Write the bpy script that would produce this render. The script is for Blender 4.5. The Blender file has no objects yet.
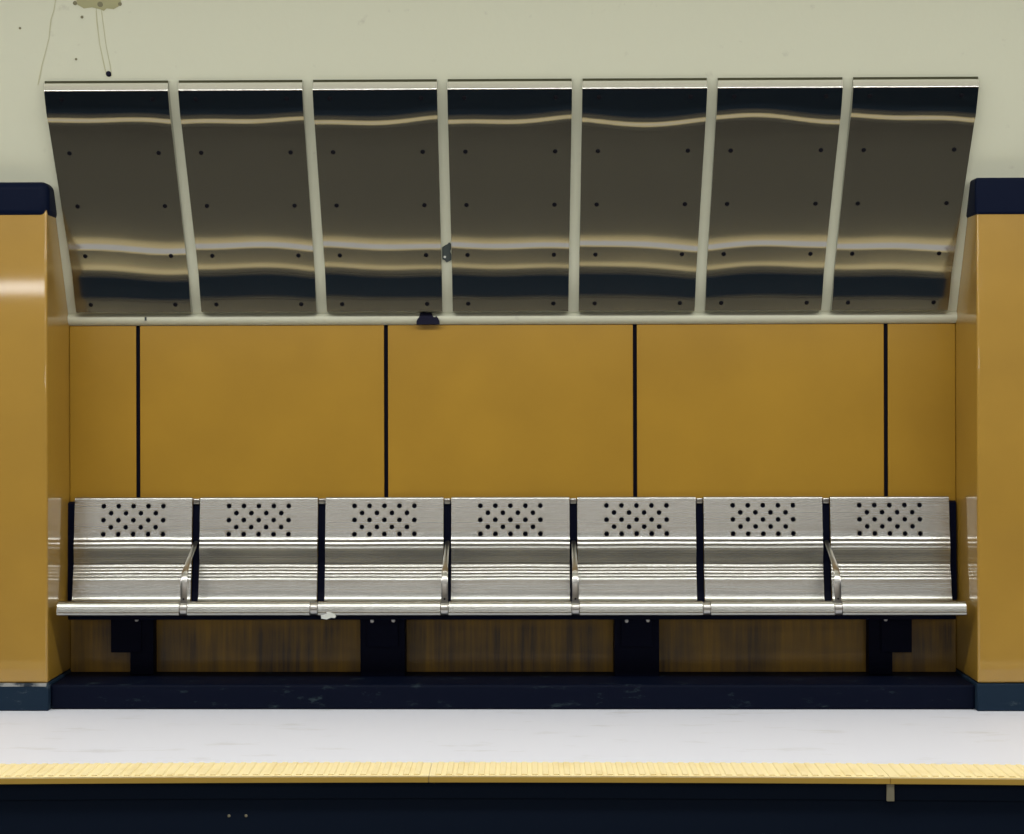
import bpy, math, random
from mathutils import Vector, Matrix, noise

C = bpy.context.scene.collection
R = math.radians
random.seed(7)

# ------------------------------------------------------------------ helpers
def catmull(pts, n=4):
    out = []
    N = len(pts)
    for i in range(N - 1):
        p0 = pts[max(i - 1, 0)]; p1 = pts[i]; p2 = pts[i + 1]; p3 = pts[min(i + 2, N - 1)]
        for k in range(n):
            t = k / n
            out.append(tuple(0.5 * ((2 * b) + (-a + c) * t + (2 * a - 5 * b + 4 * c - d) * t * t
                                    + (-a + 3 * b - 3 * c + d) * t ** 3)
                             for a, b, c, d in zip(p0, p1, p2, p3)))
    out.append(tuple(pts[-1]))
    return out

class MB:
    """collects shapes, then links them as ONE mesh object"""
    def __init__(self):
        self.v = []; self.f = []
    def add(self, vs, fs):
        o = len(self.v)
        self.v += [tuple(p) for p in vs]
        self.f += [tuple(i + o for i in f) for f in fs]
        return self
    def box(self, x0, x1, y0, y1, z0, z1):
        vs = [(x0, y0, z0), (x1, y0, z0), (x1, y1, z0), (x0, y1, z0),
              (x0, y0, z1), (x1, y0, z1), (x1, y1, z1), (x0, y1, z1)]
        return self.add(vs, [(0, 3, 2, 1), (4, 5, 6, 7), (0, 1, 5, 4), (1, 2, 6, 5), (2, 3, 7, 6), (3, 0, 4, 7)])
    def prism(self, yz, x0, x1):
        """closed outline in the Y-Z plane, extruded along X"""
        n = len(yz)
        vs = [(x0, y, z) for y, z in yz] + [(x1, y, z) for y, z in yz]
        fs = [tuple(range(n)), tuple(range(2 * n - 1, n - 1, -1))]
        fs += [(i, i + n, (i + 1) % n + n, (i + 1) % n) for i in range(n)]
        return self.add(vs, fs)
    def plan(self, xy, z0, z1):
        n = len(xy)
        vs = [(x, y, z0) for x, y in xy] + [(x, y, z1) for x, y in xy]
        fs = [tuple(range(n)), tuple(range(2 * n - 1, n - 1, -1))]
        fs += [(i, i + n, (i + 1) % n + n, (i + 1) % n) for i in range(n)]
        return self.add(vs, fs)
    def cyl(self, p, axis, r, h, n=24, r2=None, dome=0.0):
        a = Vector(axis).normalized()
        u = a.orthogonal().normalized(); w = a.cross(u)
        p = Vector(p); r2 = r if r2 is None else r2
        ring = lambda c, rr: [c + (u * math.cos(2 * math.pi * i / n) + w * math.sin(2 * math.pi * i / n)) * rr for i in range(n)]
        rows = [ring(p, r), ring(p + a * h, r2)]
        if dome:
            rows.append(ring(p + a * (h + dome * .7), r2 * .6))
        vs = [q for rr in rows for q in rr]
        fs = [tuple(range(n - 1, -1, -1))]
        for k in range(len(rows) - 1):
            fs += [(k * n + i, k * n + (i + 1) % n, (k + 1) * n + (i + 1) % n, (k + 1) * n + i) for i in range(n)]
        if dome:
            vs.append(p + a * (h + dome)); t = len(vs) - 1; k = (len(rows) - 1) * n
            fs += [(k + i, k + (i + 1) % n, t) for i in range(n)]
        else:
            k = (len(rows) - 1) * n
            fs.append(tuple(range(k, k + n)))
        return self.add(vs, fs)
    def build(self, name, mat, parent=None, bevel=0, smooth=None, seg=3, label=None, kind=None, solid=None):
        me = bpy.data.meshes.new(name)
        me.from_pydata(self.v, [], self.f)
        me.validate()
        import bmesh
        bm = bmesh.new(); bm.from_mesh(me)
        if solid is None:
            bmesh.ops.recalc_face_normals(bm, faces=bm.faces)
        bm.to_mesh(me); bm.free()
        me.materials.append(mat)
        o = bpy.data.objects.new(name, me); C.objects.link(o)
        if parent: o.parent = parent
        if solid:
            m = o.modifiers.new('thickness', 'SOLIDIFY'); m.thickness = solid; m.offset = -1
            m = o.modifiers.new('crisp_rim', 'EDGE_SPLIT'); m.split_angle = R(48)
        if bevel:
            m = o.modifiers.new('bevel', 'BEVEL'); m.width = bevel; m.segments = seg
            m.limit_method = 'ANGLE'; m.angle_limit = R(40)
        if smooth is not None:
            for p in me.polygons: p.use_smooth = True
            try:
                me.set_sharp_from_angle(angle=R(smooth))
            except Exception:
                pass
        if label: o['label'] = label
        if kind: o['kind'] = kind
        return o

def tag(o, label, cat, group=None):
    o['label'] = label; o['category'] = cat
    if group: o['group'] = group
    return o

def thing(name, loc, label, cat, group=None):
    o = bpy.data.objects.new(name, None); C.objects.link(o)
    o.location = loc; o.empty_display_size = .1
    return tag(o, label, cat, group)

def struct(o, label=None):
    o['kind'] = 'structure'
    if label: o['label'] = label
    return o

# ------------------------------------------------------------------ materials
def lin(r, g, b):
    f = lambda c: (c / 255 / 12.92) if c / 255 <= .04045 else ((c / 255 + .055) / 1.055) ** 2.4
    return (f(r), f(g), f(b), 1)

def base_mat(name, col, rough=.5, metal=0., coat=0., coat_rough=.1, spec=.5):
    m = bpy.data.materials.new(name); m.use_nodes = True
    b = m.node_tree.nodes['Principled BSDF']
    b.inputs['Base Color'].default_value = col
    b.inputs['Roughness'].default_value = rough
    b.inputs['Metallic'].default_value = metal
    b.inputs['Coat Weight'].default_value = coat
    b.inputs['Coat Roughness'].default_value = coat_rough
    b.inputs['Specular IOR Level'].default_value = spec
    return m, m.node_tree, b

def noise_node(nt, scale, detail=4, stretch=(1, 1, 1), rough=.5):
    tc = nt.nodes.new('ShaderNodeTexCoord'); mp = nt.nodes.new('ShaderNodeMapping')
    mp.inputs['Scale'].default_value = stretch
    n = nt.nodes.new('ShaderNodeTexNoise')
    n.inputs['Scale'].default_value = scale; n.inputs['Detail'].default_value = detail
    n.inputs['Roughness'].default_value = rough
    nt.links.new(tc.outputs['Object'], mp.inputs['Vector']); nt.links.new(mp.outputs['Vector'], n.inputs['Vector'])
    return n

def ramp(nt, src, stops):
    r = nt.nodes.new('ShaderNodeValToRGB')
    el = r.color_ramp.elements
    while len(el) < len(stops): el.new(.5)
    for e, (p, c) in zip(el, stops):
        e.position = p; e.color = c
    nt.links.new(src, r.inputs['Fac'])
    return r

def bump(nt, b, src, strength, dist):
    n = nt.nodes.new('ShaderNodeBump')
    n.inputs['Strength'].default_value = strength; n.inputs['Distance'].default_value = dist
    nt.links.new(src, n.inputs['Height']); nt.links.new(n.outputs['Normal'], b.inputs['Normal'])
    return n

def mix_patch(nt, b, base, patch, src, lo, hi):
    r = ramp(nt, src, [(lo, (0, 0, 0, 1)), (hi, (1, 1, 1, 1))])
    mx = nt.nodes.new('ShaderNodeMix'); mx.data_type = 'RGBA'
    nt.links.new(r.outputs['Color'], mx.inputs['Factor'])
    mx.inputs['A'].default_value = base; mx.inputs['B'].default_value = patch
    nt.links.new(mx.outputs['Result'], b.inputs['Base Color'])
    return mx

# ochre enamel
OCH = (.365, .208, .022, 1)
m_och, nt, b = base_mat('ochre_enamel', OCH, .5, 0, 1.0, .045)
n = noise_node(nt, 3.0, 5)
r_ = ramp(nt, n.outputs['Fac'], [(.3, (OCH[0] * .93, OCH[1] * .92, OCH[2] * .9, 1)), (.7, (OCH[0] * 1.06, OCH[1] * 1.06, OCH[2] * 1.08, 1))])
nt.links.new(r_.outputs['Color'], b.inputs['Base Color'])
n2 = noise_node(nt, 9, 2); bump(nt, b, n2.outputs['Fac'], .04, .01)

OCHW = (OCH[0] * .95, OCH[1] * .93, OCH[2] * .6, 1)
# the same enamel on the back wall, with dirty drip marks and painted-in shade under the bench
m_ochw, nt, b = base_mat('ochre_enamel_drips_shade', OCHW, .55, 0, .3, .16, spec=.3)
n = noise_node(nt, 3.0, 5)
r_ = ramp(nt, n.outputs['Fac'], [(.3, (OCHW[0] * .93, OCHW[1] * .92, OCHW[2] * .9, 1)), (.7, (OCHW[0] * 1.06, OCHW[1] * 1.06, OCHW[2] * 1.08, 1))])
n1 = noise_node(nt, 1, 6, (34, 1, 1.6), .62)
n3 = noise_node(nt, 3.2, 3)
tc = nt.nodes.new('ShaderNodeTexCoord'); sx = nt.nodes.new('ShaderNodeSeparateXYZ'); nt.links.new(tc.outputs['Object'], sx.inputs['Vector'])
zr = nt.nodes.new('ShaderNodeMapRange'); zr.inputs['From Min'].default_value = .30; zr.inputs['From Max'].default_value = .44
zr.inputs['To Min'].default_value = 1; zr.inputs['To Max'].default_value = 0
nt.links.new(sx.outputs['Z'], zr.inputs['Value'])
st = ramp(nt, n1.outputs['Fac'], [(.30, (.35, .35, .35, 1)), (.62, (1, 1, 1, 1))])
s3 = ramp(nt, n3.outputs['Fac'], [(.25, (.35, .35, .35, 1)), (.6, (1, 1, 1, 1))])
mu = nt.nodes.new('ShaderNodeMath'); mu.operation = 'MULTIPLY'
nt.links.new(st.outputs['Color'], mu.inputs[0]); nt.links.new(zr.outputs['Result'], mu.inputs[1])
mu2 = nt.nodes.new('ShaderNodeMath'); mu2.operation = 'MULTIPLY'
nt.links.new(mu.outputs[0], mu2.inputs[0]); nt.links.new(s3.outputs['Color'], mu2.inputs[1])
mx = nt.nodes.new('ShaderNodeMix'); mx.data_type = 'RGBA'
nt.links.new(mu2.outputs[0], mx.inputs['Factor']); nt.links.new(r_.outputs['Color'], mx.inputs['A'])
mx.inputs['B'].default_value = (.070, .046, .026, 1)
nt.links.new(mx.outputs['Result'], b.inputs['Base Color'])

# cream plaster
CRM = (.62, .63, .50, 1)
m_crm, nt, b = base_mat('cream_plaster', CRM, .7, spec=.3)
n = noise_node(nt, 14, 6, rough=.6)
mix_patch(nt, b, CRM, (.52, .52, .42, 1), n.outputs['Fac'], .66, .78)
n2 = noise_node(nt, 40, 4); bump(nt, b, n2.outputs['Fac'], .15, .004)

# navy paint with scuffs (plinth, skirting)
NVY = (.0025, .0045, .014, 1)
def navy(name, col, scuff, lo, hi, stretch=(1, 1, 3), sc=9):
    m, nt, b = base_mat(name, col, .55, spec=.06)
    n = noise_node(nt, sc, 8, stretch, .68)
    mix_patch(nt, b, col, scuff, n.outputs['Fac'], lo, hi)
    return m
m_plinth = navy('navy_plinth_paint', NVY, (.045, .07, .08, 1), .60, .78)
m_base = navy('teal_skirting_paint', (.012, .025, .045, 1), (.14, .18, .19, 1), .57, .82, (1, 1, 2), 7)
m_worn, nt, b = base_mat('worn_skirting_edge', (.3, .31, .3, 1), .8, spec=.2)
n = noise_node(nt, 10, 6, (1, 1, 1), .6)
mix_patch(nt, b, (.32, .33, .32, 1), (.02, .03, .045, 1), n.outputs['Fac'], .48, .6)
m_band, _, _ = base_mat('navy_band_paint', (.003, .006, .020, 1), .5, spec=.05)
m_blk, _, _ = base_mat('black_painted_steel', (.002, .003, .012, 1), .5, spec=.05)
m_gap, _, _ = base_mat('dark_joint', (.004, .004, .010, 1), .9, spec=.1)
m_edge = navy('dark_platform_face', (.009, .016, .034, 1), (.03, .045, .055, 1), .66, .85, (1, 1, 1), 6)

# brushed steel
def steel(name, col, rough, sx=1.2, bstr=.06):
    m, nt, b = base_mat(name, col, rough, 1.0)
    n = noise_node(nt, 60, 3, (.006 * sx, 2, 9))
    r = ramp(nt, n.outputs['Fac'], [(.3, (rough * .98,) * 3 + (1,)), (.7, (rough * 1.02,) * 3 + (1,))])
    nt.links.new(r.outputs['Color'], b.inputs['Roughness'])
    return m
m_seat = steel('brushed_steel_seat', (.45, .45, .425, 1), .27)
m_arm = steel('steel_armrest', (.48, .47, .45, 1), .28)
m_pan = steel('brushed_steel_panel', (.35, .345, .32, 1), .12)
m_bolt, _, _ = base_mat('bolt_steel', (.5, .5, .52, 1), .35, 1.0)
m_screw, _, _ = base_mat('dark_screw', (.003, .003, .006, 1), .6, .0, spec=.1)

# floor and edge strip
FLR = (.79, .81, .91, 1)
m_flr, nt, b = base_mat('pale_platform_paving', FLR, .5, spec=.3)
n = noise_node(nt, 5, 7, (.6, 1.6, 1), .62)
mix_patch(nt, b, FLR, (.58, .58, .60, 1), n.outputs['Fac'], .58, .85)
m_tac, nt, b = base_mat('pale_yellow_tactile', (.95, .81, .47, 1), .55, spec=.3)
n = noise_node(nt, 8, 5)
mix_patch(nt, b, (.95, .81, .47, 1), (.86, .70, .36, 1), n.outputs['Fac'], .5, .75)
m_nose, _, _ = base_mat('yellow_nosing', (.62, .40, .08, 1), .6, spec=.3)
m_trk, nt, b = base_mat('brown_trackbed', (.25, .2, .15, 1), .9, spec=.1)
n = noise_node(nt, 25, 6)
mix_patch(nt, b, (.19, .18, .15, 1), (.11, .105, .09, 1), n.outputs['Fac'], .4, .7)
m_far, _, _ = base_mat('far_track_concrete', (.036, .058, .092, 1), .9, spec=.1)
m_rail, _, _ = base_mat('rail_steel', (.3, .28, .26, 1), .4, 1.0)
m_ceil, _, _ = base_mat('hall_ceiling_paint', (.60, .60, .48, 1), .8, spec=.2)
m_bead, _, _ = base_mat('dark_bead', (.06, .06, .035, 1), .9, spec=.1)
m_scrap, _, _ = base_mat('pale_scrap', (.62, .64, .60, 1), .5)
m_chipg, _, _ = base_mat('bare_grey_green_patch', (.055, .068, .068, 1), .8, spec=.2)
m_chipd, _, _ = base_mat('bare_dark_patch', (.006, .006, .02, 1), .8, spec=.2)
m_peel, _, _ = base_mat('olive_peeled_plaster', (.36, .35, .20, 1), .9, spec=.1)
m_pock, _, _ = base_mat('plaster_pock', (.2, .19, .12, 1), .9, spec=.1)
m_clip, _, _ = base_mat('dull_beige_clip', (.3, .28, .2, 1), .7, spec=.2)
m_crack, _, _ = base_mat('hairline_crack', (.50, .49, .33, 1), .9, spec=.1)

# ------------------------------------------------------------------ dimensions (metres)
HW = 1.9704          # half width of the alcove
DB = .37             # depth of the alcove
TAN = .4986          # lean of the sloping soffit (about 26.5 degrees)
def soffit_y(z): return .352 - (z - 1.70) * TAN
Z0 = 1.70 + .352 / TAN   # height where the soffit passes the pier faces
FAR = 7.0
def edge_y(x): return -1.287 - .011 * x * x if abs(x) < 2.6 else -1.287 - .011 * 2.6 ** 2

# ------------------------------------------------------------------ the setting
# platform floor, edge gently curving in plan
xs = [-FAR] + [-2.6 + i * .2 for i in range(27)] + [FAR]
poly = [(x, edge_y(x) + .012) for x in xs] + [(FAR, .9), (-FAR, .9)]
struct(MB().plan(poly, -.018, 0).build('floor', m_flr))
# dark fascia below the edge: recessed band, then the platform wall
f = MB()
poly = [(x, edge_y(x) + .024) for x in xs] + [(FAR, .5), (-FAR, .5)]
f.plan(poly, -.30, -.0182)
fascia = struct(f.build('wall_track_side', m_edge))
poly = [(x, edge_y(x) + .0241) for x in xs] + [(FAR, .55), (-FAR, .55)]
struct(MB().plan(poly, -1.15, -.30).build('wall_below_platform', m_edge))
poly = [(x, edge_y(x) + .018) for x in xs] + [(x, edge_y(x) + .3) for x in reversed(xs)]
struct(MB().plan(poly, -.080, -.0183).build('trim_edge', m_edge, bevel=.003))
# piers either side of the alcove
for side, s in (('left', -1), ('right', 1)):
    w = MB(); x0, x1 = sorted((s * HW, s * FAR))
    w.box(x0, x1, 0, .9, .118, 2.15)
    struct(w.build('wall_' + side, m_och, bevel=.010, smooth=40, seg=4))
    w = MB(); xa, xb = sorted((s * (HW - .004), s * FAR))
    w.box(xa, xb, -.006, .6, 0, .1165)
    struct(w.build('baseboard_' + side, m_base, bevel=.006, smooth=40))
    # navy band wraps round the corner into the alcove
    w = MB(); xa, xb = sorted((s * (HW - .007), s * FAR))
    w.box(xa, xb, -.008, .30, 2.096, 2.252)
    struct(w.build('trim_1' if s < 0 else 'trim_2', m_band, bevel=.035 if s < 0 else .012, smooth=40, seg=6))
# wall behind the cladding
struct(MB().box(-HW - .05, HW + .05, DB + .012, .9, 0, 1.9).build('wall_back', m_gap))
wc = MB().box(-FAR, -HW - .004, -.0075, .03, .104, .1175)
bl = bpy.data.objects['baseboard_left']
wc.build('worn_edge', m_worn, bl, bevel=.002, label='pale worn top edge of the skirting')
for x in (-.985, -.925):
    MB().cyl((x, edge_y(x) + .0245, -.140), (0, -1, 0), .006, .002, 9, .004).build('scuff_mark', m_clip, fascia)
# plinth across the alcove floor
b_ = struct(MB().box(-HW + .0005, HW - .0005, .03, DB + .02, 0, .106).build('baseboard_back', m_plinth, bevel=.012, smooth=40, seg=4))

# sloping soffit with a rounded lower lip
sof = MB()
yl, zl = soffit_y(1.70), 1.70
lip = [(.62, 1.652), (.374, 1.652), (.363, 1.654), (.353, 1.659), (.345, 1.666), (.339, 1.675), (.337, 1.685), (.341, 1.6945), (soffit_y(1.7015), 1.7015)]
prof = lip + [(soffit_y(z), z) for z in (1.72, 2.0, 2.236)] + [(.62, 2.236)]
sof.prism(prof, -HW + .0005, HW - .0005)
ZS = 2.235
up = [(soffit_y(z), z) for z in (ZS, 2.6, 3.0, 3.38)] + [(-.6, 3.55), (.62, 3.55), (.62, ZS)]
sof.prism(up, -FAR, FAR)
ceiling = struct(sof.build('ceiling', m_crm, smooth=35))

def on_soffit(x, z, off=.0015):
    return Vector((x, soffit_y(z) - off, z - off * TAN))
def ribbon(path, w):
    """thin strip lying on the soffit along (x, z) points"""
    m = MB(); n = len(path); vs = []
    for i, (x, z) in enumerate(path):
        ww = w * (.6 + .8 * random.random())
        for dx, o in ((-ww, .0002), (ww, .0002), (ww, .0016), (-ww, .0016)):
            vs.append(on_soffit(x + dx, z, o))
    fs = [(0, 1, 2, 3), (4 * n - 4, 4 * n - 1, 4 * n - 2, 4 * n - 3)]
    for i in range(n - 1):
        for k in range(4):
            fs.append((4 * i + k, 4 * i + (k + 1) % 4, 4 * i + 4 + (k + 1) % 4, 4 * i + 4 + k))
    return m.add(vs, fs)
LIPY = .3355
def blob(pts, off=.002):
    m = MB(); n = len(pts)
    vs = [on_soffit(x, z, off) for x, z in pts] + [on_soffit(x, z, 0) for x, z in pts]
    return m.add(vs, [tuple(range(n)), tuple(range(2 * n - 1, n - 1, -1))] + [(i, (i + 1) % n, (i + 1) % n + n, i + n) for i in range(n)])

# ------------------------------------------------------------------ ochre cladding on the back wall
jx = [-1.6638, -.5567, .5505, 1.6621]
edges = [-HW + .001] + jx + [HW - .001]
lab = ['narrow ochre enamel wall panel at the left end of the alcove beside the left pier',
       'wide ochre enamel wall panel behind the second and third seats from the left',
       'middle wide ochre enamel wall panel behind the centre of the bench',
       'wide ochre enamel wall panel behind the second and third seats from the right',
       'narrow ochre enamel wall panel at the right end of the alcove beside the right pier']
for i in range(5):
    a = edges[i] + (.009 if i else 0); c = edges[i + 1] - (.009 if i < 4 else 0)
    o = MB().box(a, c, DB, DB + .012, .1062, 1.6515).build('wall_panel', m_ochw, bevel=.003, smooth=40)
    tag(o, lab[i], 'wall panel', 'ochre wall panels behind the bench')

# ------------------------------------------------------------------ steel panels on the soffit
TILT = [(0, 20), (.05, 20), (.075, 11), (.155, 10.5), (.19, 22), (.208, 25.2), (.228, 24), (.290, 24), (.302, 30.6), (.309, 30.6), (.325, 26.5),
        (.37, 25.2), (.55, 24.8), (.70, 26), (.848, 25.7), (.861, 35.5), (.871, 36), (.902, 17), (.93, 15), (1, 15)]
def tilt_at(v):
    v = min(max(v, 0), 1)
    for (a, ta), (c, tc) in zip(TILT, TILT[1:]):
        if v <= c:
            u = (v - a) / (c - a); u = u * u * (3 - 2 * u)
            return ta + (tc - ta) * u
    return TILT[-1][1]
ZB, ZT = 1.708, 2.608
NV, NX = 130, 28
def panel_mesh(cb, ct, wb, wt, seed):
    """sheet with pressed ripples, rolled top edge and side returns"""
    rnd = random.Random(seed)
    a1, a2, p1, p2 = rnd.uniform(.008, .018), rnd.uniform(.004, .009), rnd.uniform(0, 6.28), rnd.uniform(0, 6.28)
    b1, q1 = rnd.uniform(.010, .018), rnd.uniform(0, 6.28)
    cols = []
    for i in range(NX + 1):
        u = i / NX
        lo = a1 * math.sin(2.6 * u + p1) + a2 * math.sin(5.5 * u + p2)
        hi = b1 * math.sin(2.9 * u + q1) + a2 * math.sin(6 * u + p1)
        y = 0; ys = [0]
        for k in range(NV):
            v = (k + .5) / NV
            wv = max(0, min(1, (v - .35) / .45))
            env = min(1, v / .12, (1 - v) / .06)
            y -= math.tan(R(tilt_at(v + env * (lo * (1 - wv) + hi * wv)))) * (ZT - ZB) / NV
            ys.append(y)
        # keep both ends of the sheet on the soffit battens
        end = ys[-1]; want = soffit_y(ZT) - soffit_y(ZB) + .006
        ys = [yy + (want - end) * k / NV for k, yy in enumerate(ys)]
        cols.append(ys)
    m = MB(); vs = []; fs = []
    y0 = soffit_y(ZB) - .044
    rows = []
    def xat(u, z):
        t = (z - ZB) / (ZT - ZB)
        return (cb + (ct - cb) * t) + (u - .5) * (wb + (wt - wb) * t)
    # bottom return
    rows.append([(xat(i / NX, ZB), soffit_y(ZB) - .0012, ZB + .001) for i in range(NX + 1)])
    for k in range(NV + 1):
        z = ZB + (ZT - ZB) * k / NV
        rows.append([(xat(i / NX, z), y0 + cols[i][k], z) for i in range(NX + 1)])
    yt = y0 + cols[0][-1]
    # top edge: bends through a small radius into an upright flange, then back into the soffit
    th0 = R(-17); th1 = R(6); rr = .018
    for k in range(1, 9):
        th = th0 + (th1 - th0) * k / 8
        rows.append([(xat(i / NX, ZT), yt + rr * math.cos(th0) - rr * math.cos(th), ZT - rr * math.sin(th0) + rr * math.sin(th)) for i in range(NX + 1)])
    fx, fy, fz = rows[-1][0]
    rows.append([(p[0], fy + .029 * math.sin(th1), fz + .029 * math.cos(th1)) for p in rows[-1]])
    zt = rows[-1][0][2]
    rows.append([(p[0], soffit_y(zt) - .0020, zt + .001) for p in rows[-1]])
    top = (fy + .029 * math.sin(th1), zt)
    W = NX + 1
    for r in rows: vs += r
    for k in range(len(rows) - 1):
        for i in range(NX):
            fs.append((k * W + i, k * W + i + 1, (k + 1) * W + i + 1, (k + 1) * W + i))
    # side returns
    for col in (0, NX):
        base = len(vs)
        for r in rows:
            x, y, z = r[col]
            vs.append((x, max(soffit_y(z) - .0012, y + .0005), z))
        for k in range(len(rows) - 1):
            fs.append((k * W + col, (k + 1) * W + col, base + k + 1, base + k))
    m.add(vs, fs)
    def surf(u, v):
        k = v * NV; k0 = min(int(k), NV - 1); t = k - k0
        i = min(int(u * NX), NX - 1)
        z = ZB + (ZT - ZB) * v
        y = y0 + cols[i][k0] * (1 - t) + cols[i][k0 + 1] * t
        return (xat(u, z), y, z)
    return m, surf, top
plab = ['leftmost of the seven steel soffit panels, beside the left pier',
        'second steel soffit panel from the left',
        'third steel soffit panel from the left, above the jagged dark chip on the cream lip',
        'middle one of the seven steel soffit panels',
        'third steel soffit panel from the right',
        'second steel soffit panel from the right',
        'rightmost of the seven steel soffit panels, beside the right pier']
first_screw = None
for k in range(7):
    cb = -.001 + (k - 3) * .5556; ct = .001 + (k - 3) * .5615
    root = thing('steel_panel', (cb, soffit_y(ZB), ZB), plab[k], 'steel panel', 'steel panels on the sloping soffit')
    m, surf, top = panel_mesh(cb, ct, .5095, .5185, 11 + k)
    m.v = [(x - cb, y - soffit_y(ZB), z - ZB) for x, y, z in m.v]
    m.build('sheet', m_pan, root, smooth=50)
    q = MB().prism([(top[0] + .002, top[1] - .001), (top[0] + .002, top[1] + .011), (soffit_y(top[1] + .013) - .0012, top[1] + .012), (soffit_y(top[1] + .013) - .0012, top[1] - .001)], ct - .258, ct + .258)
    q.v = [(x - cb, y - soffit_y(ZB), z - ZB) for x, y, z in q.v]
    q.build('top_bead', m_bead, root, label='dark bead along the top edge')  # thin dark strip where the panel top meets the soffit
    for v in (.036, .268, .497, .734, .966):
        for u in (.135, .87):
            x, y, z = surf(u, v)
            if first_screw is None:
                s = MB()
                nrm = Vector((0, -math.cos(R(26)), -math.sin(R(26))))
                s.cyl((0, 0, 0), nrm, .0100, .0012, 16, .009, .0015)
                first_screw = s.build('screw', m_screw, root, smooth=60)
                sc = first_screw
            else:
                sc = first_screw.copy(); C.objects.link(sc); sc.parent = root
            sc.location = (x - cb, y - soffit_y(ZB), z - ZB)

# worn spots and cracks on the cream soffit
def child(o, label=None):
    o.parent = ceiling
    if label: o['label'] = label
    return o
child(blob([(-.298, 1.935), (-.288, 1.930), (-.280, 1.921), (-.268, 1.926), (-.2585, 1.931), (-.2585, 1.955), (-.264, 1.966), (-.2585, 1.978), (-.2585, 1.998), (-.267, 2.004), (-.274, 1.996), (-.284, 1.992), (-.297, 1.984), (-.298, 1.960)], .004)
      .build('paint_chip', m_chipg), 'grey green bare patch on the cream strip')
child(MB().cyl(on_soffit(-.287, 1.944, -.001), (0, -.9, -.45), .0055, .0062, 10).build('paint_fleck', m_scrap), 'pale fleck inside the bare patch')
def jag():
    m = MB(); top = [(-.418, .012), (-.412, .024), (-.406, .03), (-.402, .05), (-.385, .053), (-.372, .05), (-.352, .052), (-.345, .034), (-.338, .03), (-.330, .036), (-.322, .026), (-.316, .012)]
    pts = [(x, 1.6530 + h) for x, h in top]
    fr = lambda z: .3345 if z < 1.69 else .340 - .3 * (z - 1.69)
    bot = [(-.316, 1.6515), (-.418, 1.6515)]
    allp = pts + bot; n = len(allp)
    vs = [(x, fr(z) - .002, z) for x, z in allp] + [(x, fr(z) + .012, z) for x, z in allp]
    return m.add(vs, [tuple(range(n)), tuple(range(2 * n - 1, n - 1, -1))] + [(i, (i + 1) % n, (i + 1) % n + n, i + n) for i in range(n)])
child(MB().box(-1.626, -1.618, LIPY - .001, LIPY + .012, 1.672, 1.688).build('paint_chip', m_chipg, bevel=.001))
child(jag().build('paint_chip', m_chipd), 'jagged dark chip on the lower lip')
child(blob([(-1.77, 3.0), (-1.771, 2.946), (-1.744, 2.930), (-1.71, 2.934), (-1.678, 2.927), (-1.663, 2.921), (-1.65, 2.93), (-1.621, 2.927), (-1.599, 2.938), (-1.589, 2.953), (-1.598, 3.0)], .002)
      .build('peeled_patch', m_peel), 'olive peeled patch in the plaster')
child(ribbon([(-1.69, 3.0), (-1.694, 2.931), (-1.697, 2.879), (-1.695, 2.793), (-1.687, 2.717), (-1.682, 2.684)], .0022).build('drip_stain', m_crack))
child(ribbon([(-1.674, 2.931), (-1.672, 2.879), (-1.67, 2.793), (-1.662, 2.717), (-1.66, 2.675)], .0016).build('drip_stain', m_crack))
child(ribbon([(-1.845, 3.0), (-1.868, 2.925), (-1.886, 2.888), (-1.903, 2.82), (-1.928, 2.76), (-1.946, 2.718), (-1.961, 2.676), (-1.974, 2.642)], .0016).build('plaster_crack', m_crack))
child(MB().cyl(on_soffit(-1.672, 2.683, -.001), (0, -.9, -.45), .013, .006, 14, .010, .006).build('mortar_lump', m_chipd, smooth=60), 'dark lump on the panel top')
for x, z, w_ in ((-2.018, 2.858, .005), (-1.756, 2.898, .006), (-1.801, 2.74, .005), (-1.778, 2.95, .009), (-1.594, 2.946, .008), (-1.675, 2.945, .012)):
    child(MB().cyl(on_soffit(x, z, -.0005), (0, -.9, -.45), w_, .0030, 9).build('plaster_pock', m_pock))

# ------------------------------------------------------------------ the bench
bench = thing('bench', (-.004, .2, 0), 'brushed steel seven-seat bench with perforated backs mounted inside the ochre alcove', 'bench')
def bpart(m, *a, **k):
    p = k.pop('parent', bench)
    m.v = [(x, y - .2, z) for x, y, z in m.v]
    return m.build(*a, parent=p, **k)

flat = [(.357, .872), (.357, .880), (.351, .8845), (.3445, .882), (.3425, .874), (.3412, .863)]
hole_rows = [.8480, .8170, .7860, .7550, .7240]
bound = [.8635 - .031 * i for i in range(6)]
yback = lambda z: .3412 - (.863 - z) * .10
low = [(yback(.7085), .7085), (.3235, .7035), (.3215, .698), (.3225, .690), (.3205, .6845), (.3185, .679), (.3195, .6715), (.318, .666), (.3165, .661), (.3172, .655),
       (.3187, .640), (.3205, .620), (.3223, .602), (.3230, .592), (.3218, .586), (.3180, .580), (.3190, .573), (.3152, .567), (.3162, .560), (.3122, .553), (.3132, .546), (.3085, .539),
       (.3093, .532), (.3050, .525), (.3035, .515), (.3015, .500), (.299, .487), (.296, .470), (.291, .452), (.282, .436), (.265, .425), (.235, .419), (.19, .417), (.14, .420), (.105, .430), (.085, .444), (.072, .4515)]
roll = [(.064, .4555), (.057, .4565), (.0505, .4545), (.0445, .450), (.0395, .443), (.0355, .434), (.0322, .424), (.0295, .414), (.0290, .407), (.0315, .4015), (.037, .3985), (.050, .398), (.075, .400), (.09, .402)]
roll = [(y, .4555 - (.4555 - z) * .94) for y, z in roll]
low_s = catmull(low, 3)
SW = .523
cellw = .0332
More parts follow.
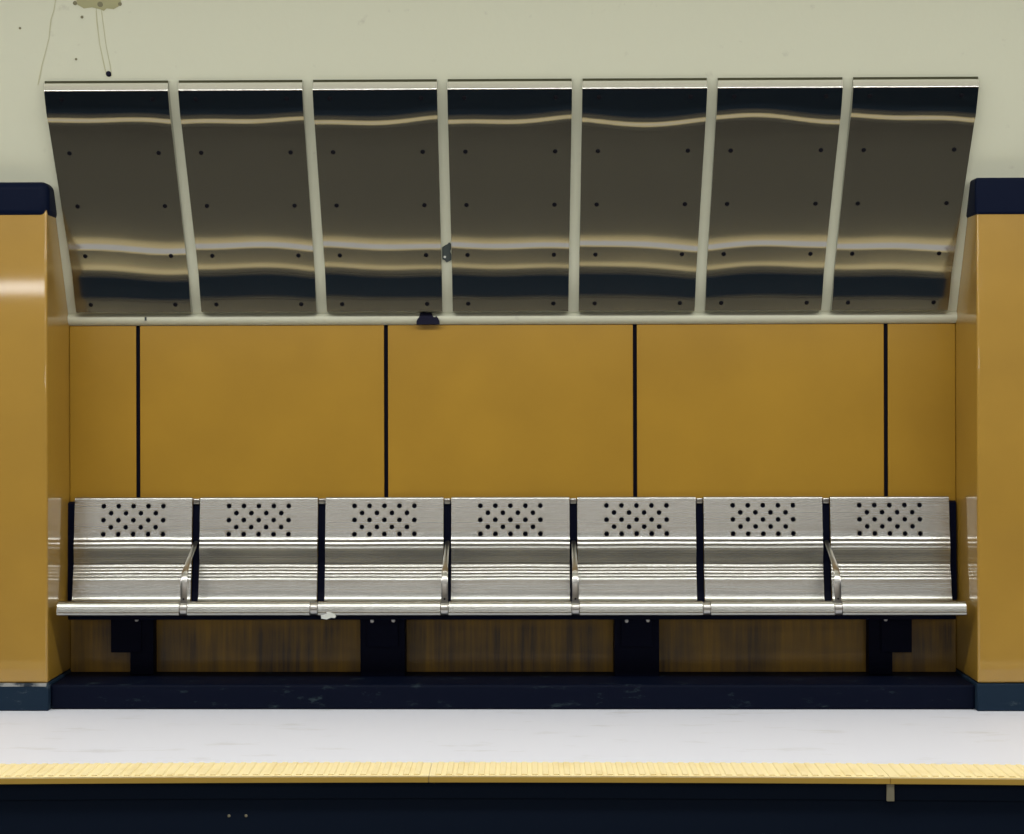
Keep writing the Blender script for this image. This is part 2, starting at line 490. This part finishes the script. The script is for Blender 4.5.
cols_x = [-SW / 2 + (SW / 2 - 4.5 * cellw) * i / 5 for i in range(5)] + [-4.5 * cellw + cellw * i for i in range(10)] + [SW / 2 - (SW / 2 - 4.5 * cellw) * i / 5 for i in range(4, -1, -1)]
def seat_mesh(cx, seed):
    m = MB(); rnd = random.Random(seed)
    ph = [rnd.uniform(0, 6.28) for _ in range(6)]
    rows = catmull(flat, 2)[:-1] + [(yback(z), z) for z in bound]
    h0 = len(rows) - 6
    rows += low_s[1:] + roll
    NC = len(cols_x); vs = []
    for (y, z) in rows:
        wv = 1 if .47 < z < .72 else (.35 if z >= .72 else .25)
        if z < .458 and y < .1: wv = 0
        for x in cols_x:
            d = .0007 * math.sin(7 * x + ph[0] + 8 * z) + .0004 * math.sin(14 * x + ph[1] - 12 * z)
            vs.append((cx + x, y + d * wv, z + d * wv * (.9 if z < .72 else 0)))
    fs = []
    for r in range(len(rows) - 1):
        for c in range(NC - 1):
            hr, hc = r - h0, c - 5
            if 0 <= hr < 5 and 0 <= hc < 9 and (hr + hc) % 2 == 0:
                q = [r * NC + c, r * NC + c + 1, (r + 1) * NC + c + 1, (r + 1) * NC + c]
                ce = sum((Vector(vs[i]) for i in q), Vector()) / 4
                nrm = Vector((0, -1, .1)).normalized(); upv = Vector((0, .1, 1)).normalized()
                prev = None
                for rad, dep in ((.0126, 0.), (.0121, .0006), (.0120, .0070)):
                    ring = []
                    for k in range(24):
                        a = R(135 - 15 * k)
                        p = ce + Vector((1, 0, 0)) * rad * math.cos(a) + upv * rad * math.sin(a) - nrm * dep
                        vs.append(tuple(p)); ring.append(len(vs) - 1)
                    if prev is None:
                        for s in range(4):
                            arc = [ring[(6 * s + j) % 24] for j in range(7)]
                            fs.append(tuple([q[s], q[(s + 1) % 4]] + arc[::-1]))
                    else:
                        for k in range(24):
                            fs.append((prev[k], prev[(k + 1) % 24], ring[(k + 1) % 24], ring[k]))
                    prev = ring
            else:
                fs.append((r * NC + c, r * NC + c + 1, (r + 1) * NC + c + 1, (r + 1) * NC + c))
    return m.add(vs, fs)
PITCH = .558
for k in range(-3, 4):
    so = bpart(seat_mesh(k * PITCH, 50 + k), 'seat', m_seat, smooth=38, solid=.0028)
    sh = MB().prism([(.3585, .868), (.352, .860), (.3395, .700), (.3455, .700), (.358, .860), (.361, .868)], k * PITCH - .25, k * PITCH + .25)
    bpart(sh, 'back_shell', m_blk, parent=so, label='dark liner seen through the holes')

# supports between the seats, and at both ends
sup = [(.357, .872), (.352, .862), (.342, .72), (.338, .6), (.326, .53), (.314, .47), (.302, .436), (.262, .410), (.19, .404), (.10, .412), (.075, .425), (.07, .42), (.09, .398), (.20, .385), (.362, .395), (.365, .86)]
sup_end = [(.362, .868), (.340, .860), (.336, .72), (.336, .6), (.333, .53), (.330, .482), (.330, .43), (.362, .43)]
gaps = [(k + .5) * PITCH for k in range(-3, 3)]
for i, gx in enumerate(gaps + [-1.9565, 1.9565]):
    end = i >= 6
    hw = .0165 if not end else .0155
    if end: gx = math.copysign(1.9525, gx)
    s = MB().prism(sup if not end else sup_end, gx - hw, gx + hw)
    o = bpart(s, 'support_arm', m_blk, bevel=.002)
    if not end:
        c = MB().box(gx - .0150, gx + .0150, .338, .356, .8555, .8815)
        bpart(c, 'end_cap', m_arm, bevel=.006, smooth=50, label='steel end cap', parent=o)
        c = MB().cyl((gx - .0155, .055, .4275), (1, 0, 0), .0275, .031, 32)
        bpart(c, 'collar', m_arm, bevel=.002, smooth=50, label='steel collar on the front edge', parent=o)
# armrests
def arm_mesh(gx):
    path = [(.338, .690), (.30, .676), (.24, .652), (.18, .628), (.12, .602), (.085, .584), (.064, .564), (.053, .540), (.049, .51), (.047, .48), (.047, .452)]
    path = catmull(path, 3); m = MB(); vs = []; n = len(path)
    for i, (y, z) in enumerate(path):
        a = path[max(i - 1, 0)]; c = path[min(i + 1, n - 1)]
        t = Vector((0, c[0] - a[0], c[1] - a[1])).normalized(); nv = Vector((0, t.z, -t.y))
        w = .0085 + .0055 * min(1, i / n * 1.4); h = .0045
        for sx, sn in ((-1, -.6), (-.7, -1), (.7, -1), (1, -.6), (1, .6), (.7, 1), (-.7, 1), (-1, .6)):
            vs.append((gx + sx * w, y + nv.y * sn * h, z + nv.z * sn * h))
    fs = [tuple(range(7, -1, -1)), tuple(range(8 * n - 8, 8 * n))]
    for i in range(n - 1):
        fs += [(8 * i + k, 8 * i + (k + 1) % 8, 8 * i + 8 + (k + 1) % 8, 8 * i + 8 + k) for k in range(8)]
    return m.add(vs, fs)
for gi in (0, 2, 3, 5):
    o = bpart(arm_mesh(gaps[gi]), 'armrest', m_arm, smooth=35)
    bpart(MB().cyl((gaps[gi], .0425, .470), (0, -1, 0), .0045, .001, 14, .0035, .001), 'rivet', m_screw, smooth=60, parent=o, label='dark rivet')
# beam and mounting brackets
bpart(MB().box(-1.93, 1.93, .19, .25, .362, .396), 'beam', m_blk, bevel=.004)
def bolt(x, y, z, par):
    bpart(MB().cyl((x, y, z), (0, -1, 0), .009, .007, 6, .008), 'bolt', m_bolt, parent=par, label='worn steel bolt head')
for x in (-.561, .553):
    m = MB().box(x - .098, x + .098, .255, DB - .0005, .1062, .40)
    m.box(x - .070, x + .070, .245, .256, .235, .385)
    o = bpart(m, 'bracket', m_blk, bevel=.003)
    bolt(x - .045, .245, .350, o); bolt(x + .048, .245, .352, o)
for x, s in ((-1.630, -1), (1.626, 1)):
    m = MB()
    m.box(x - .052, x + .052, .30, DB - .0005, .1062, .40)
    xa, xb = sorted((x, x + s * .135))
    m.box(xa, xb, .29, .301, .205, .40)
    o = bpart(m, 'bracket', m_blk, bevel=.003)
    bolt(x + s * .02, .29, .35, o)

# pale scrap hanging under the front edge
def scrap():
    pts = [(-.812, .412), (-.800, .418), (-.772, .416), (-.752, .409), (-.744, .399), (-.750, .390), (-.765, .393), (-.785, .384), (-.808, .388)]
    m = MB(); n = len(pts)
    vs = [(x, .0265 - .004 * math.sin(40 * x) - (.012 if z < .40 else 0) * 0, z) for x, z in pts] + [(x, .032 - .004 * math.sin(40 * x), z) for x, z in pts]
    m.add(vs, [tuple(range(n)), tuple(range(2 * n - 1, n - 1, -1))] + [(i, (i + 1) % n, (i + 1) % n + n, i + n) for i in range(n)])
    return m
tag(scrap().build('scrap', m_scrap, bevel=.001), 'small pale torn scrap stuck under the front edge of the bench', 'scrap')

# ------------------------------------------------------------------ tactile strip along the platform edge
def tactile(x0, x1):
    m = MB()
    n = max(2, int((x1 - x0) / .1)); px = [x0 + (x1 - x0) * i / n for i in range(n + 1)]
    m.plan([(x, edge_y(x)) for x in px] + [(x, edge_y(x) + .225) for x in reversed(px)], 0.0005, .005)
    k = math.ceil(x0 / .0378)
    while (k + 1) * .0378 < x1 - .004:
        x = k * .0378 + .0189; e = edge_y(x)
        prof = [(-.0125, .005), (-.0085, .0095), (.0085, .0095), (.0125, .005)]
        vs = [(x + a, e + .012, z) for a, z in prof] + [(x + a, e + .215, z) for a, z in prof]
        m.add(vs, [(0, 1, 2, 3), (7, 6, 5, 4), (0, 4, 5, 1), (1, 5, 6, 2), (2, 6, 7, 3), (3, 7, 4, 0)])
        k += 1
    return m, px
segs = [(-FAR, -1.891, 'ridged yellow tactile edge strip running past the left side of the photo'),
        (-1.889, -.280, 'ridged yellow tactile edge strip in front of the three leftmost seats'),
        (-.278, 1.332, 'ridged yellow tactile edge strip in front of the middle seats'),
        (1.334, FAR, 'ridged yellow tactile edge strip in front of the rightmost seat')]
for x0, x1, l in segs:
    m, px = tactile(x0, x1)
    o = m.build('tactile_strip', m_tac)
    tag(o, l, 'tactile strip', 'tactile strips along the platform edge')
    nz = MB().plan([(x, edge_y(x) - .001) for x in px] + [(x, edge_y(x) + .011) for x in reversed(px)], -.018, .0003)
    nz.build('nosing', m_nose, o, label='darker yellow front nosing')
cx_ = 1.334
tag(MB().box(cx_ - .012, cx_ + .014, edge_y(cx_) + .002, edge_y(cx_) + .0175, -.080, -.0185).build('edge_clip', m_clip, bevel=.002),
    'small grey clip fixed below the yellow platform edge at a strip joint', 'clip')

# ------------------------------------------------------------------ the rest of the station hall (behind and above the viewer)
struct(MB().box(-FAR, FAR, -4.3, edge_y(0) + .3, -1.25, -1.13).build('floor_track', m_trk))
struct(MB().box(-FAR, FAR, -6.9, -4.3, -1.25, -1.13).build('floor_far_track', m_far))
struct(MB().box(-FAR, FAR, -11.2, -6.9, -1.25, 0).build('floor_opposite', m_far))
struct(MB().box(-FAR, FAR, -11.3, -11.0, 0, 3.5).build('wall_opposite', m_och))
struct(MB().box(-FAR, FAR, -11.3, -.55, 3.42, 3.6).build('ceiling_hall', m_ceil))
for i, y in enumerate((-3.2, -4.64)):
    m = MB().prism([(y - .06, -1.13), (y + .06, -1.13), (y + .05, -1.10), (y + .012, -1.09), (y + .012, -1.0), (y + .035, -.985), (y + .035, -.96), (y - .035, -.96), (y - .035, -.985), (y - .012, -1.0), (y - .012, -1.09), (y - .05, -1.10)], -FAR, FAR)
    struct(m.build('trim_%d' % (5 + i), m_rail))

# ------------------------------------------------------------------ light
def area(name, loc, size, size_y, energy, rot=(0, 0, 0), col=(1, 1, 1)):
    l = bpy.data.lights.new(name, 'AREA'); l.shape = 'RECTANGLE'; l.size = size; l.size_y = size_y
    l.energy = energy; l.color = col
    o = bpy.data.objects.new(name, l); C.objects.link(o); o.location = loc; o.rotation_euler = rot
    return o
area('platform_tube_light', (0, -2.0, 3.02), 13, .14, 150, (0, 0, 0), (1, .99, .97))
area('platform_tube_side', (0, -1.92, 3.06), 13, .14, 62, (R(90), 0, 0), (1, .99, .97))
area('platform_tube_uplight', (0, -2.0, 3.10), 13, .14, 60, (R(180), 0, 0), (1, .99, .97))
area('opposite_tube_light', (0, -8.6, 3.3), 13, .22, 80, (0, 0, 0), (1, .99, .97))
area('opposite_wall_light', (-1.1, -10.95, 2.45), 11.6, .12, 55, (R(90), 0, 0), (1, .98, .95))
area('track_fill_light', (0, -4.6, 3.3), 13, .2, 60, (0, 0, 0), (1, .99, .97))  # unseen fill, added to lift the brightness of the trackbed

w = bpy.data.worlds.new('station_air'); bpy.context.scene.world = w
w.use_nodes = True
w.node_tree.nodes['Background'].inputs['Color'].default_value = (.8, .85, 1, 1)
w.node_tree.nodes['Background'].inputs['Strength'].default_value = .02

# ------------------------------------------------------------------ camera
cam = bpy.data.cameras.new('camera'); co = bpy.data.objects.new('camera', cam); C.objects.link(co)
yaw, rl = R(.81), -.0023
fw = Vector((-math.sin(yaw), math.cos(yaw), 0)); rt = Vector((math.cos(yaw), math.sin(yaw), 0)); up = Vector((0, 0, 1))
rx = rt * math.cos(rl) + up * math.sin(rl); uy = up * math.cos(rl) - rt * math.sin(rl)
co.matrix_world = Matrix(((rx.x, uy.x, -fw.x, .062), (rx.y, uy.y, -fw.y, -7.5), (rx.z, uy.z, -fw.z, 1.356), (0, 0, 0, 1)))
cam.sensor_fit = 'HORIZONTAL'; cam.sensor_width = 36
cam.lens = 1770 / 1024 * 36
cam.shift_x = .01174; cam.shift_y = -26 / 1024
cam.clip_start = .05
sc = bpy.context.scene
sc.camera = co
sc.view_settings.view_transform = 'Standard'; sc.view_settings.look = 'None'
sc.view_settings.gamma = 1; sc.view_settings.use_curve_mapping = False
sc.view_settings.exposure = 0.12
